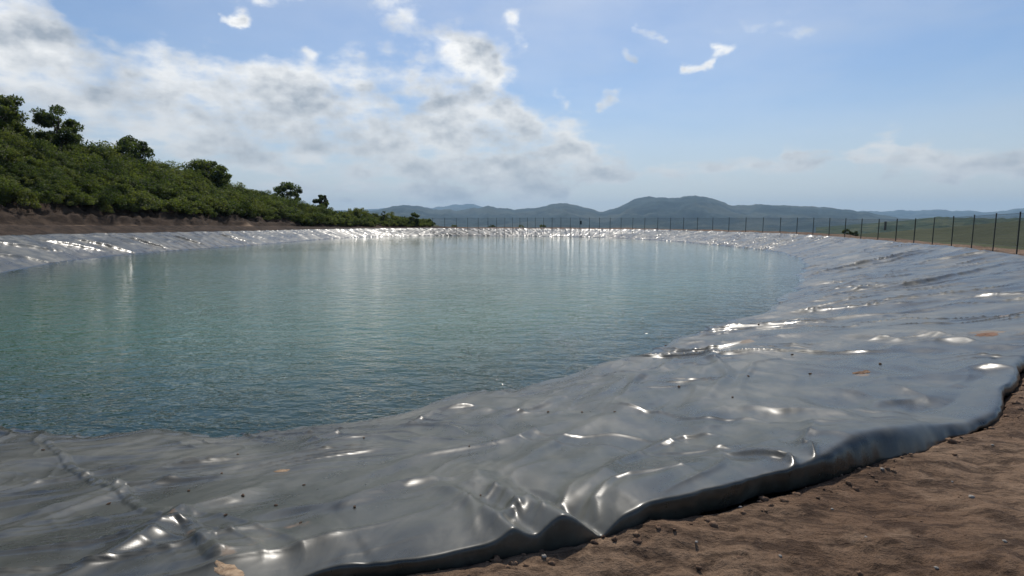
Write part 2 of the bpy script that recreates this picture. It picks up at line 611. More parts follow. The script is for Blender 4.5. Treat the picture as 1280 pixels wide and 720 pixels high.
M_LINER = mat_liner()
M_WATER = mat_water()
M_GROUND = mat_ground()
M_POST = mat_plain('dark_green_coated_steel', (0.018, 0.026, 0.024), 0.5)
M_WIRE = mat_plain('galvanised_wire', (0.05, 0.06, 0.06), 0.5)
M_BOX = mat_plain('dark_plastic_board', (0.012, 0.02, 0.02), 0.5)
M_BARK = mat_plain('bark', (0.05, 0.037, 0.027), 0.9, (0.1, 0.08, 0.06), 8.0, 0.8)
M_SOIL = mat_plain('dry_soil', (0.12, 0.068, 0.04), 0.95, (0.24, 0.15, 0.09), 22.0, 0.9)
M_SAND = mat_plain('pale_sandy_soil', (0.26, 0.17, 0.10), 0.95, (0.42, 0.30, 0.19), 30.0, 0.9)
M_RED = mat_plain('reddish_mud', (0.15, 0.080, 0.048), 0.9, (0.24, 0.135, 0.085), 18.0, 0.6)
M_STONE = mat_plain('pale_stone', (0.30, 0.27, 0.23), 0.85, (0.45, 0.41, 0.36), 20.0, 0.6)
M_LEAF_A = mat_leaf('leaves_mid_green', (0.052, 0.068, 0.018), (0.115, 0.130, 0.042))
M_LEAF_B = mat_leaf('leaves_dark_green', (0.032, 0.046, 0.016), (0.082, 0.100, 0.036))
M_LEAF_C = mat_leaf('leaves_olive', (0.10, 0.11, 0.034), (0.14, 0.148, 0.054))

# ------------------------------------------------------------------ the liner
ss = s_samples(0.0044, 0.0115, 0.14)
NC = len(ss)
cv = curve(ss)
Cx, Cy, Wx, Wy, Zc = cv[:, 0], cv[:, 1], cv[:, 2], cv[:, 3], cv[:, 4]
L = np.hypot(Wx - Cx, Wy - Cy)
Dx, Dy = (Wx - Cx) / L, (Wy - Cy) / L
va = np.linspace(0, 0.22, 46)                       # the turned down lip, metres
vb = np.linspace(0, 1, 300)[1:]
vb = vb * 0.5 + vb ** 1.5 * 0.5
NR = len(va) + len(vb)
T = np.zeros((NR, NC))
T[:46] = va[:, None]
T[46:] = va[-1] + vb[:, None] * (1.32 * L - va[-1])
pxc, pyc, dep = project(Cx, Cy, Zc)
front = (ss < 30) | (ss > PER - 12)
# wavy free edge
edge = 0.06 * pn(ss / 0.9, ss * 0 + 3.3, 5) + 0.012 * pn(ss / 0.3, ss * 0 + 8.3, 6)
edge = edge * np.clip(dep / 3.0, 1, 2)
lipx = [480, 560, 600, 622, 640, 655, 668, 690, 700, 715, 738, 747, 757, 775, 800, 830, 900, 950, 990, 1015, 1045, 1090, 1130, 1180, 1220, 1245, 1280]
liph = [.08, .09, .10, .115, .15, .11, .095, .14, .165, .14, .065, .03, .065, .105, .13, .13, .12, .11, .12, .13, .15, .17, .16, .11, .06, .08, .10]
liph0 = 0.09 + 0.05 * pn(ss / 0.8, ss * 0 + 1.7, 9) + 0.02 * pn(ss / 0.25, ss * 0 + 1.7, 10)
inview = front & (Cy > 1.9) & (pxc > 470) & (pxc < 1290)
hl = np.where(inview, np.interp(pxc, lipx, liph), np.clip(liph0, 0.03, 0.2))
kk = np.exp(-np.linspace(-2, 2, 9) ** 2)
hl = np.convolve(np.concatenate([hl[-4:], hl, hl[:4]]), kk / kk.sum(), 'valid')


def build_liner():
    global LX, LY, LZ0
    S = np.broadcast_to(ss, T.shape)
    # the free edge is tucked back under the bulge of the sheet
    soft = np.where(inview, np.interp(pxc, [1010, 1090, 1190, 1230], [0.0, 0.55, 0.7, 0.2]), sstep(-0.1, 0.4, pn(ss / 2.5, ss * 0 + 5, 78)))
    kq = np.exp(-np.linspace(-2, 2, 41) ** 2)
    soft = np.convolve(np.concatenate([soft[-20:], soft, soft[:20]]), kq / kq.sum(), 'valid')
    hard = 0.5 * (np.sqrt((T - 0.035) ** 2 + 0.010 ** 2) + T - 0.035)
    shift = hard * (1 - soft) + T * soft - edge * np.exp(-T / 0.5) + 0.012 * np.exp(-(T / 0.012) ** 2) + (0.014 * pn(S / 0.11, T / 0.2, 79) + 0.02 * pn(S / 0.31, T / 0.3, 80)) * np.exp(-(T / 0.07) ** 2)
    X = Cx + Dx * shift
    Y = Cy + Dy * shift
    q = T / L
    g = 0.80 * q + 0.20 * q * q
    base = Zc + (WATER_Z - Zc) * g
    LX, LY, LZ0 = X, Y, base.copy()
    S = np.broadcast_to(ss, T.shape)
    dist = np.hypot(X, Y)
    edgefade = sstep(0.02, 0.35, T)
    # turned lip
    lipw = 0.030 + 0.012 * (1 + pn(S / 0.5, S * 0, 4))
    lip = 1.2 * hl * (1 - np.exp(-(T / (0.022 + 0.075 * soft)) ** 1.8)) * np.exp(-(np.maximum(T - 0.1, 0) / 0.9) ** 1.5)
    # slope coordinates
    warp = 0.8 * pn(S / 2.2, T / 2.5, 1)
    warp2 = 0.35 * pn(S / 0.9, T / 0.9, 2)
    dsx = (S + warp + warp2 + 0.35 * T)
    z = np.zeros_like(T)
    ridge_ = lambda n, w_: 0.45 * np.exp(-(n / w_) ** 2) + 0.55 * np.exp(-np.abs(n) / (0.6 * w_))
    # A: long down-slope wrinkles, ridge lines where a noise changes sign
    n = pn(dsx / 1.5, T / 5.5 + 4, 11)
    m = sstep(-0.25, 0.35, pn(S / 3.7, T / 3.0, 12))
    rA = ridge_(n, 0.07) * m
    n = pn(dsx / 0.5 + 9, T / 4.0 + 4, 13)
    m = sstep(-0.1, 0.4, pn(S / 2.1 + 3, T / 1.8, 14))
    rB = ridge_(n, 0.10) * m
    # cross wrinkles (along the shore), stronger near the waterline
    n = pn(S / 2.1 + 0.7 * warp, (T + warp2) / 0.55, 15)
    m = sstep(-0.1, 0.35, pn(S / 1.6, T / 1.5 + 8, 16))
    rC = ridge_(n, 0.12) * m
    # near zone: folds running away from the free edge, world coordinates
    near = np.exp(-(np.maximum(dist - 2.5, 0) / 4.5) ** 2)
    al = (0.36 * X + 0.93 * Y)
    pe = (0.93 * X - 0.36 * Y)
    leftw = sstep(0.8, -1.0, X)
    pe2 = pe + 0.25 * pn(X / 1.0, Y / 1.0, 21) + 0.22 * leftw * 0
    n = pn(pe2 / 0.55, al / 3.2, 22)
    nD = ridge_(n, 0.11) * sstep(-0.3, 0.4, pn(X / 1.5, Y / 1.9, 23))
    # left zone: long shallow pleats crossing the view
    a2 = (0.90 * X + 0.44 * Y)
    p2 = (-0.44 * X + 0.90 * Y) + 0.22 * pn(X / 1.7, Y / 1.4, 31)
    n = pn(a2 / 2.4, p2 / 0.36, 32)
    nE = ridge_(n, 0.12) * sstep(-0.25, 0.3, pn(X / 1.3, Y / 1.3, 33))
    n = pn(a2 / 1.2, p2 / 0.15, 34)
    nF = ridge_(n, 0.15) * sstep(-0.1, 0.4, pn(X / 1.0 + 5, Y / 0.8, 35))
    lw = sstep(0.4, -1.6, X) * np.exp(-(np.maximum(dist - 4, 0) / 5) ** 2)
    far = 1 - near
    left_side = sstep(-20, -26, X)
    z += (0.052 * rA + 0.030 * rB) * (0.4 + 0.6 * far) * (1 - 0.6 * left_side)
    z += 0.022 * rC * (0.4 + 0.6 * far) * (1 - 0.6 * left_side) * (0.45 + 0.55 * sstep(0.45, 0.9, q))
    n = pn((pe + 0.3 * warp2) / 0.27 + 5, al / 2.8, 24)
    nD2 = ridge_(n, 0.15) * sstep(-0.15, 0.4, pn(X / 0.9 + 3, Y / 1.1, 25))
    z += near * (1 - lw) * (0.030 * nD + 0.012 * nD2)
    sf = pn(pe2 / 0.36 + 3, al / 4.2, 26)
    z += (1 - lw) * np.exp(-(np.maximum(dist - 5, 0) / 6) ** 2) * 0.042 * (np.abs(sf) ** 0.8 * np.sign(sf)) * (0.45 + 0.55 * sstep(-0.3, 0.4, pn(X / 2.2, Y / 2.2, 27)))
    sf = pn(dsx / 0.62 + 13, T / 5.0, 28)
    z += (0.15 + 0.85 * far) * (1 - 0.6 * left_side) * 0.055 * sf * sstep(-0.4, 0.3, pn(S / 5, T / 3, 29))
    z += lw * (0.024 * nE + 0.010 * nF)
    # the far shore is rumpled into a lattice of small bright pillows
    fz = sstep(40, 60, dist)
    n = pn((S + T * 0.9) / 1.0, (T - S * 0.15) / 1.0, 41)
    z += fz * 0.075 * ridge_(pn((S + 0.5 * T + 0.4 * warp2) / 1.15, T / 7.0, 43), 0.12)
    z += fz * (0.028 * np.exp(-(n / 0.22) ** 2) + 0.024 * pn(S / 1.3, T / 1.2, 42)) * (1 - 0.75 * sstep(-26, -28.5, X) * sstep(75, 55, Y))
    # soft waves of the subgrade and slack sheet
    calm = 1 - 0.65 * left_side - 0.4 * fz
    z += calm * (0.040 * pn(X / 1.3, Y / 1.6, 51) + 0.012 * pn(X / 0.6, Y / 0.8, 52) + 0.06 * pn(X / 3.1, Y / 3.7, 53))
    z += 0.004 * pn(X / 0.22, Y / 0.3, 54) * (0.3 + 0.7 * sstep(-0.2, 0.5, pn(X / 1.4, Y / 1.1, 55)))
    z += 0.0006 * fbm(X / 0.11, Y / 0.13, 2, 56) * sstep(0.0, 0.5, pn(X / 0.9, Y / 0.8, 57))
    z *= edgefade
    # keep the free edge from dipping under the soil
    z = np.where(T < 1.2, np.maximum(z, -0.3 * hl * sstep(0, 0.3, T) - 0.2 * sstep(0.2, 1.2, T)), z)
    Z = base + lip + z
    # single folds read off the photograph, laid out on the plan
    ip, jp, _ = project(X, Y, base + 0.05)
    ok = (Y > 1.0) & (T < L * 1.1)
    okx = np.flatnonzero(ok.ravel())
    fx, fy = ip.ravel()[okx], jp.ravel()[okx]
    sub = np.flatnonzero((fx > -80) & (fx < 1360) & (fy < 760) & (fy > 280))
    okx, fx, fy = okx[sub], fx[sub], fy[sub]

    def plan(px, py):
        k = okx[np.argmin((fx - px) ** 2 + (fy - py) ** 2)]
        return X.ravel()[k], Y.ravel()[k]
    FOLDS = [  # points, width m, height m
        ([(628, 672), (640, 650), (652, 660)], 0.035, 0.035),
        ([(700, 650), (722, 628), (760, 590), (800, 555), (850, 535)], 0.075, 0.045),
        ([(560, 640), (600, 600), (660, 570), (720, 530), (760, 510)], 0.12, 0.035),
        ([(744, 662), (741, 640), (765, 618), (830, 603), (870, 596)], 0.04, 0.028),
        ([(795, 640), (860, 600), (905, 560), (890, 520), (915, 490)], 0.11, 0.022),
        ([(905, 575), (950, 583), (978, 592), (992, 606)], 0.04, 0.045),
        ([(985, 570), (1010, 578), (1020, 596)], 0.035, 0.028),
        ([(800, 560), (850, 566), (900, 566), (940, 562)], 0.035, 0.018),
        ([(920, 508), (970, 514), (1010, 520), (1075, 530)], 0.10, 0.06),
        ([(1040, 418), (1080, 421), (1140, 426)], 0.12, 0.07),
        ([(1140, 414), (1180, 420), (1220, 430)], 0.11, 0.07),
        ([(1200, 372), (1245, 371), (1300, 370)], 0.12, 0.07),
        ([(505, 530), (545, 515), (607, 505)], 0.09, 0.055),
        ([(380, 548), (410, 540), (436, 532)], 0.09, 0.05),
        ([(60, 760), (130, 716), (190, 684), (235, 656), (285, 632), (330, 606)], 0.085, 0.055),
        ([(-40, 690), (60, 650), (160, 612), (270, 585), (400, 560)], 0.07, 0.035),
        ([(-40, 655), (40, 640), (85, 628), (150, 605), (300, 590)], 0.10, 0.05),
        ([(-40, 600), (70, 590), (160, 575), (260, 572), (330, 560)], 0.10, 0.035),
        ([(-30, 575), (90, 565), (200, 560)], 0.09, 0.03),
        ([(775, 492), (800, 470), (830, 452), (850, 440)], 0.10, 0.06),
        ([(880, 500), (905, 480), (908, 458), (885, 436), (900, 424)], 0.10, 0.06),
        ([(930, 495), (928, 470), (945, 450), (990, 438)], 0.07, 0.03),
        ([(300, 655), (420, 640), (500, 612), (600, 600)], 0.13, 0.05),
        ([(440, 600), (520, 570), (640, 545), (700, 520)], 0.13, 0.045),
        ([(1000, 348), (1050, 334), (1110, 322), (1165, 310)], 0.16, 0.12),
        ([(1040, 342), (1100, 328), (1168, 312)], 0.13, 0.10),
        ([(1090, 362), (1160, 350), (1265, 328)], 0.16, 0.10),
        ([(1020, 372), (1080, 360), (1150, 352)], 0.14, 0.07),
        ([(-20, 302), (30, 308), (80, 314)], 0.14, 0.22),
        ([(50, 300), (90, 307), (130, 314)], 0.14, 0.24),
        ([(95, 299), (130, 306), (165, 315)], 0.14, 0.24),
        ([(160, 297), (185, 304), (212, 311)], 0.14, 0.22),
        ([(-20, 318), (30, 322), (70, 329)], 0.14, 0.19),
        ([(215, 294), (235, 300), (255, 305)], 0.14, 0.22),
        ([(275, 293), (292, 297), (308, 301)], 0.14, 0.22),
        ([(820, 548), (850, 540), (905, 545)], 0.05, 0.03),
        ([(1090, 545), (1060, 520), (1100, 500), (1160, 495)], 0.12, 0.03),
        ([(760, 420), (800, 440)], 0.1, 0.0),
    ]
    Xf, Yf = X.ravel(), Y.ravel()
    Zf = Z.ravel().copy()
    for pts, wd, ht in FOLDS:
        pp = np.array([plan(*p) for p in pts])
        keep = np.concatenate([[True], np.hypot(*np.diff(pp, axis=0).T) > 1e-3])
        pp = pp[keep]
        if len(pp) < 2 or ht == 0:
            continue
        lo, hi = pp.min(0) - wd * 4, pp.max(0) + wd * 4
        idx = np.flatnonzero((Xf > lo[0]) & (Xf < hi[0]) & (Yf > lo[1]) & (Yf < hi[1]))
        x, y = Xf[idx], Yf[idx]
        wx = x + wd * 0.8 * pn(x / (wd * 10), y / (wd * 10), 71)
        wy = y + wd * 0.8 * pn(x / (wd * 10) + 9, y / (wd * 10), 72)
        d, fr = dist_poly(wx, wy, pp)
        wv = wd * (0.8 + 0.5 * pn(x / 0.4, y / 0.4, 73))
        prof = np.exp(-(d / wv) ** 2) * 0.65 + 0.35 * np.exp(-np.abs(d) / (wv * 1.2))
        prof *= np.sqrt(np.clip(np.sin(np.pi * np.clip(fr, 0.02, 0.98)), 0, 1)) * sstep(0.0, 0.12, T.ravel()[idx])
        Zf[idx] += ht * prof
    # welded seam crossing the near left corner, with its puckers
    sp = np.array([plan(*p) for p in [(60, 548), (90, 575), (145, 605), (180, 640), (225, 660), (245, 680), (275, 715)]])
    lo, hi = sp.min(0) - 0.6, sp.max(0) + 0.6
    idx = np.flatnonzero((Xf > lo[0]) & (Xf < hi[0]) & (Yf > lo[1]) & (Yf < hi[1]))
    x, y = Xf[idx], Yf[idx]
    d, fr = dist_poly(x + 0.02 * pn(x / 0.2, y / 0.2, 74), y, sp)
    Zf[idx] += 0.010 * sstep(0.045, 0.03, d) + 0.016 * np.exp(-(d / 0.05) ** 2) * (0.5 + pn(x / 0.09, y / 0.12, 75))
    # mud on the sheet
    mud = np.zeros_like(Zf)
    for (px, py, r, a) in [(285, 715, 0.07, 0.6), (330, 690, 0.20, 0.48), (370, 672, 0.20, 0.44), (350, 588, 0.07, 0.6), (1235, 418, 0.28, 0.7),
                           (935, 425, 0.16, 0.8), (1078, 466, 0.13, 0.75), (215, 664, 0.07, 0.6),
                           (1255, 392, 0.2, 0.6), (240, 684, 0.08, 0.5)]:
        x0, y0 = plan(px, py)
        mud = np.maximum(mud, a * np.exp(-((Xf - x0) ** 2 + (Yf - y0) ** 2) / r ** 2))
    V = np.stack([Xf, Yf, Zf], -1)
    o = mesh_np('pond_liner', V, grid_faces(NR, NC, True)[:, ::-1], M_LINER, attrs={'mud': mud})
    tag(o, 'glossy dark grey plastic liner sheet, wrinkled, covering the banks all round the pond', 'pond liner')
    return o, Zf.reshape(NR, NC), plan


liner, LZ, liner_plan = build_liner()

# ------------------------------------------------------------------ water
cw = curve(np.linspace(0, PER, 420, endpoint=False))
ctr = np.array([-2.0, 50.0])
ex = cw[:, 2:4] + (cw[:, 2:4] - cw[:, 0:2]) * -0.22       # reaches under the sheet
rr = np.linspace(0, 1, 40) ** 0.45
WV = ctr[None, None] + (ex[None] - ctr) * rr[:, None, None]
WV = np.concatenate([WV, np.full((40, 420, 1), WATER_Z)], -1).reshape(-1, 3)
shal = np.broadcast_to(sstep(0.80, 1.0, rr)[:, None], (40, 420))
water = mesh_np('water', WV, grid_faces(40, 420, True), M_WATER, attrs={'shallow': shal})
tag(water, kind='structure')

# ------------------------------------------------------------------ ground sheet, ring by ring outwards from the crest
gs = s_samples(0.0062, 0.016, 0.9)
gc = curve(gs)
NG = len(gs)
tx = np.gradient(np.concatenate([gc[-1:, 0], gc[:, 0], gc[:1, 0]]))[1:-1]
ty = np.gradient(np.concatenate([gc[-1:, 1], gc[:, 1], gc[:1, 1]]))[1:-1]
# normals on an even grid, smoothed over several metres
se = np.linspace(0, PER, 2400, endpoint=False)
ce = curve(se)
ex_ = np.roll(ce[:, 0], -1) - np.roll(ce[:, 0], 1)
ey_ = np.roll(ce[:, 1], -1) - np.roll(ce[:, 1], 1)
ker = np.exp(-np.linspace(-2, 2, 61) ** 2)
ker /= ker.sum()
sm = lambda a: np.convolve(np.concatenate([a[-30:], a, a[:30]]), ker, 'valid')
nx_, ny_ = sm(ey_), sm(-ex_)
nl = np.hypot(nx_, ny_)
nx_, ny_ = nx_ / nl, ny_ / nl
gnx = np.interp(gs, np.concatenate([se, [PER]]), np.concatenate([nx_, nx_[:1]]))
gny = np.interp(gs, np.concatenate([se, [PER]]), np.concatenate([ny_, ny_[:1]]))
o_in = np.concatenate([np.array([-9, -7.5, -6, -5, -4, -3, -2.2, -1.5, -1.0, -0.7, -0.5]), np.arange(-0.36, 3.4, 0.02)])
o_mid = np.concatenate([np.arange(3.4, 12, 0.16), np.arange(12, 45, 0.8)])
o_out = np.geomspace(45, 17500, 56)
OO = np.concatenate([o_in, o_mid, o_out])
NO = len(OO)


def smin(a, b, k):
    h = np.clip(0.5 + 0.5 * (b - a) / k, 0, 1)
    return b + (a - b) * h - k * h * (1 - h)


def build_ground():
    O = OO[:, None]
    Lg = np.hypot(gc[:, 2] - gc[:, 0], gc[:, 3] - gc[:, 1])
    X = np.where(O >= 0, gc[:, 0] + gnx * O, gc[:, 0] - (gc[:, 2] - gc[:, 0]) * O / 6)
    Y = np.where(O >= 0, gc[:, 1] + gny * O, gc[:, 1] - (gc[:, 3] - gc[:, 1]) * O / 6)
    qg = np.clip(-O, 0, None) / 6
    zc, road, ridge = gc[:, 4][None], gc[:, 5][None], gc[:, 6][None]
    S = np.broadcast_to(gs, X.shape)
    lf = sstep(0.05, 0.6, ridge)                          # the hill side
    # berm top then outer fall
    z = zc + (road - zc) * sstep(0.2, 2.6, O)
    wid = 8.5 + 2.0 * pn(S / 30, S * 0, 3)
    fall = np.where(O > wid, (O - wid), 0)
    zf = z - 24 * (1 - np.exp(-fall * 0.018)) - 75 * sstep(60, 1500, O)
    # the hill: road bench, cut bank, slope, ridge, back slope
    bankn = 0.9 * pn(S / 5.0, O * 0 + 2, 61) + 0.3 * pn(S / 1.3, O / 1.5, 62)
    bank = 0.155 * ridge * (0.6 * sstep(5.3 + bankn, 6.3 + bankn, O) + 0.4 * sstep(6.7 + bankn * 1.3, 7.4 + bankn * 1.3, O))
    slope = (0.845 * ridge) * np.clip((O - 7.6) / 15.0, 0, 1) ** 0.9
    zh = z + bank + slope - 0.12 * np.clip(O - 24, 0, 40) - 40 * sstep(45, 400, O) - 60 * sstep(400, 3000, O)
    zh += bank * 0.34 * fbm(S / 0.9 + O * 0.6, O / 1.3, 4, 63, 0.6) * sstep(4.5, 6, O) * sstep(12, 8, O)
    z = zf + (zh - zf) * lf
    # soil relief
    z = z + 0.05 * np.exp(-((O - 0.10) / 0.16) ** 2) * (0.7 + 0.5 * pn(S / 0.5, S * 0, 77))
    nearf = sstep(14, 6, np.hypot(X, Y))
    amp = sstep(-0.25, 0.1, O)
    z += amp * (0.035 * fbm(X / 0.9, Y / 0.7, 3, 64) + 0.011 * nearf * fbm(X / 0.20, Y / 0.09, 3, 65, 0.65))
    rough = sstep(0.05, 0.5, pn(X / 0.8 + 4, Y / 0.5, 66))
    z += amp * nearf * rough * 0.02 * np.abs(fbm(X / 0.12, Y / 0.07, 3, 67, 0.6))
    z += 0.12 * fbm(X / 6, Y / 6, 3, 68) * sstep(2, 9, O)
    z += 3.0 * fbm(X / 150, Y / 150, 3, 69) * sstep(60, 200, O)
    # under the sheet
    z = z + (WATER_Z - zc) * (0.8 * qg + 0.2 * qg * qg) - 0.06 * sstep(0.05, -0.1, O) - 0.22 * sstep(-0.1, -1.2, O)
    roadm = lf * sstep(3.9, 4.4, O) * sstep(5.5, 4.9, O) + (1 - lf) * 0.12 * sstep(1.5, 3, O) * sstep(7, 5, O) * sstep(15, 30, np.hypot(X, Y))
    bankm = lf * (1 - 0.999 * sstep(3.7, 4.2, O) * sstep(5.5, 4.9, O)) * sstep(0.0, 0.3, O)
    vegm = lf * sstep(8.5, 10.5, O + pn(S / 3, O * 0, 70)) + (1 - lf) * sstep(6.5, 10, O)
    vegm = np.clip(vegm, 0, 1)
    V = np.stack([X, Y, z], -1).reshape(-1, 3)
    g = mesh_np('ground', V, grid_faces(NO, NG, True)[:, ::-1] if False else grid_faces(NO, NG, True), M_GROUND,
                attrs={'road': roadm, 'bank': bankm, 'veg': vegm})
    tag(g, kind='structure')
    # floor of the basin
    return g, X, Y, z


ground, GX, GY, GZ = build_ground()
fcv = curve(np.linspace(0, PER, 200, endpoint=False))
_sel = (np.hypot(GX, GY) < 320)
_gx, _gy, _gz = GX[_sel], GY[_sel], GZ[_sel]


def ground_z(x, y):
    k = np.argmin((_gx - x) ** 2 + (_gy - y) ** 2)
    return float(_gz[k])


# ------------------------------------------------------------------ distant hills
def hill(name, pts, dist, depth_near, depth_far, base, mat, seed, rough=0.06, relief=0.35, nr=90, step=0.0022):
    """real terrain: a skyline given by bearing and height, falling towards and away from the viewer"""
    pts = np.array(pts, float)
    r = [ray(a, b) for a, b in pts]
    azs = np.array([math.atan2(v[0], v[1]) for v in r])
    tane = np.array([v[2] / math.hypot(v[0], v[1]) for v in r])
    A = np.arange(azs[0], azs[-1], step)
    te = np.interp(A, azs, tane)
    k = np.exp(-np.linspace(-2, 2, 7) ** 2)
    te = np.convolve(np.pad(te, 3, mode='edge'), k / k.sum(), 'valid')
    te = te + 0.0015 * fbm(A * 48, A * 0 + seed, 5, seed + 3, 0.6) * (te > 0.004)
    top = EYE + dist * te
    rad = np.concatenate([np.linspace(-1, 0, nr), np.linspace(0, 1, nr // 3)[1:]])
    Rr = np.where(rad < 0, dist + rad * depth_near, dist + rad * depth_far)
    shp = np.where(rad < 0, 1 - np.abs(rad) ** 1.25, 1 - np.abs(rad) ** 1.6)
    X = np.sin(A)[None] * Rr[:, None]
    Y = np.cos(A)[None] * Rr[:, None]
    H = (top[None] - base)
    sc = depth_near
    ridg = 1 - np.abs(fbm(X / (sc * 0.30), Y / (sc * 0.30), 5, seed)) * 1.6
    Z = base + H * shp[:, None] * (1 - relief * (1 - np.clip(ridg, 0, 1)) * (1 - shp[:, None] ** 6))
    Z += H * rough * fbm(X / (sc * 0.06), Y / (sc * 0.06), 3, seed + 7) * (0.15 + 0.85 * (1 - shp[:, None] ** 4))
    V = np.stack([X, Y, Z], -1).reshape(-1, 3)
    o = mesh_np(name, V, grid_faces(len(rad), len(A)), mat)
    return tag(o, kind='structure')


M_MTN = mat_hill('forested_mountain', (0.014, 0.027, 0.022), (0.030, 0.046, 0.034), 0.004, (0.06, 0.068, 0.046))
M_MID = mat_hill('wooded_hill', (0.025, 0.042, 0.016), (0.055, 0.075, 0.028), 0.03, (0.085, 0.095, 0.040))
M_FIELD = mat_hill('pasture', (0.062, 0.070, 0.036), (0.088, 0.094, 0.052), 0.02, (0.045, 0.056, 0.028))
hill('mountain_range', [(-700, 262), (-300, 268), (100, 262), (380, 266), (520, 258), (540, 260), (570, 255.5), (592, 255.5), (606, 259), (640, 264),
                        (760, 266), (1000, 266), (1180, 262), (1230, 265), (1262, 263), (1290, 258), (1500, 256), (2000, 264)],
     15000, 4500, 3000, -110, M_MTN, 101)
hill('mountain_ridge', [(-500, 272), (300, 276), (420, 267), (440, 265), (470, 262.5), (495, 257.2), (522, 256.8), (540, 261.5), (570, 263), (596, 260), (610, 257),
                        (622, 260), (639, 261.5), (670, 260), (684, 256.5), (700, 254), (715, 255), (734, 260), (752, 264.8), (774, 259), (793, 248.7), (800, 247.2),
                        (813, 246), (830, 247), (852, 247), (860, 245), (869, 244), (880, 246), (895, 249.5), (915, 257), (930, 256.5),
                        (947, 255.2), (975, 256.5), (1001, 257.7), (1020, 258), (1040, 259.5), (1066, 263), (1105, 269), (1143, 274.5), (1250, 277), (1500, 279)],
     7200, 3300, 2200, -105, M_MTN, 131)
hill('wooded_hill', [(1020, 284), (1090, 279), (1143, 274.5), (1155, 272.5), (1167, 271), (1185, 271.2), (1209, 272.5), (1240, 272.8), (1290, 272), (1500, 268), (1900, 262)],
     2300, 1200, 700, -85, M_MID, 161)
hill('pasture_slope', [(1010, 300), (1060, 293.5), (1105, 290.3), (1150, 286.5), (1180, 284.5), (1215, 281), (1250, 278), (1290, 275), (1400, 268), (1700, 262)],
     330, 190, 260, -26, M_FIELD, 181, 0.004, 0.05, step=0.004)

# ------------------------------------------------------------------ vegetation
def crown(rng, rx, ry, rz, nclump, nleaf, leaf, gap=0.0, low=-0.7):
    """leaf faces gathered in uneven clumps through the volume of a crown; returns verts, faces"""
    cs = []
    while len(cs) < nclump:
        p = rng.normal(size=3)
        p /= np.linalg.norm(p)
        if p[2] < low:
            continue
        r = rng.uniform(0.45, 1.0) ** 0.6
        cs.append(p * r * (rx, ry, rz))
    cs = np.array(cs)
    cr = rng.uniform(0.22, 0.46, nclump) * (rx * ry * rz) ** (1 / 3) * (1 - gap * 0.45)
    n = nclump * nleaf
    ci = np.repeat(np.arange(nclump), nleaf)
    d = rng.normal(size=(n, 3))
    d /= np.linalg.norm(d, axis=1)[:, None]
    rad = rng.uniform(0.35, 1.12, n)[:, None] ** 0.7
    P = cs[ci] + d * rad * cr[ci][:, None] * (1, 1, 0.72)
    a = rng.normal(size=(n, 3)) + d * 0.5 + (0, 0, 0.5)
    a /= np.linalg.norm(a, axis=1)[:, None]
    u = np.cross(a, rng.normal(size=(n, 3)))
    u /= np.linalg.norm(u, axis=1)[:, None]
    v = np.cross(a, u)
    s = (leaf * rng.uniform(0.55, 1.3, n))[:, None]
    V = np.stack([P - u * s, P + v * s * 0.55, P + u * s, P - v * s * 0.55], 1).reshape(-1, 3)
    F = np.arange(4 * n).reshape(-1, 4)
    return V, F


def limbs(rng, h, r0, targets, lean=0.0, fork=0.35):
    """tapered trunk that forks into limbs; returns verts, faces"""
    Vs, Fs = [], []
    k = 7
    off = 0

    def tube(pts, rads):
        nonlocal off
        pts = np.array(pts)
        n = len(pts)
        ring = []
        for i in range(n):
            d = pts[min(i + 1, n - 1)] - pts[max(i - 1, 0)]
            d /= np.linalg.norm(d) + 1e-9
            a = np.cross(d, (0.3, 1, 0.1))
            a /= np.linalg.norm(a)
            b = np.cross(d, a)
            th = np.linspace(0, 2 * np.pi, k, endpoint=False)
            ring.append(pts[i] + rads[i] * (np.cos(th)[:, None] * a + np.sin(th)[:, None] * b))
        Vs.append(np.concatenate(ring))
        Fs.append(grid_faces(n, k, False) + off)
        r = np.arange(n - 1)
        Fs.append(np.stack([r * k + k - 1, r * k, (r + 1) * k, (r + 1) * k + k - 1], -1) + off)
        off += n * k
    top = np.array([lean * h, 0, h * 0.78])
    base = np.array([0, 0, -0.3])
    tr = [base + (top - base) * t + np.array([rng.normal() * 0.03 * h * t, rng.normal() * 0.03 * h * t, 0]) for t in np.linspace(0, 1, 7)]
    tube(tr, [r0 * (1.25 - t * 1.05) for t in np.linspace(0, 1, 7)])
    for tg in targets:
        t = rng.uniform(fork, 0.85)
        st = tr[int(t * 6)]
        mid = (st + tg) / 2 + rng.normal(size=3) * 0.04 * h + (0, 0, 0.03 * h)
        tube([st, (st * 0.5 + mid * 0.5) + rng.normal(size=3) * 0.02 * h, mid, tg], [r0 * 0.45, r0 * 0.33, r0 * 0.24, r0 * 0.07])
    return np.concatenate(Vs), np.concatenate(Fs)


rng = np.random.default_rng(5)


def plan_at(px, Y):
    """ground point seen at photo column px (at the skyline) and forward distance Y"""
    return (px - 640) / FPX * Y * (1 / math.cos(PITCH)) * 1.0, Y


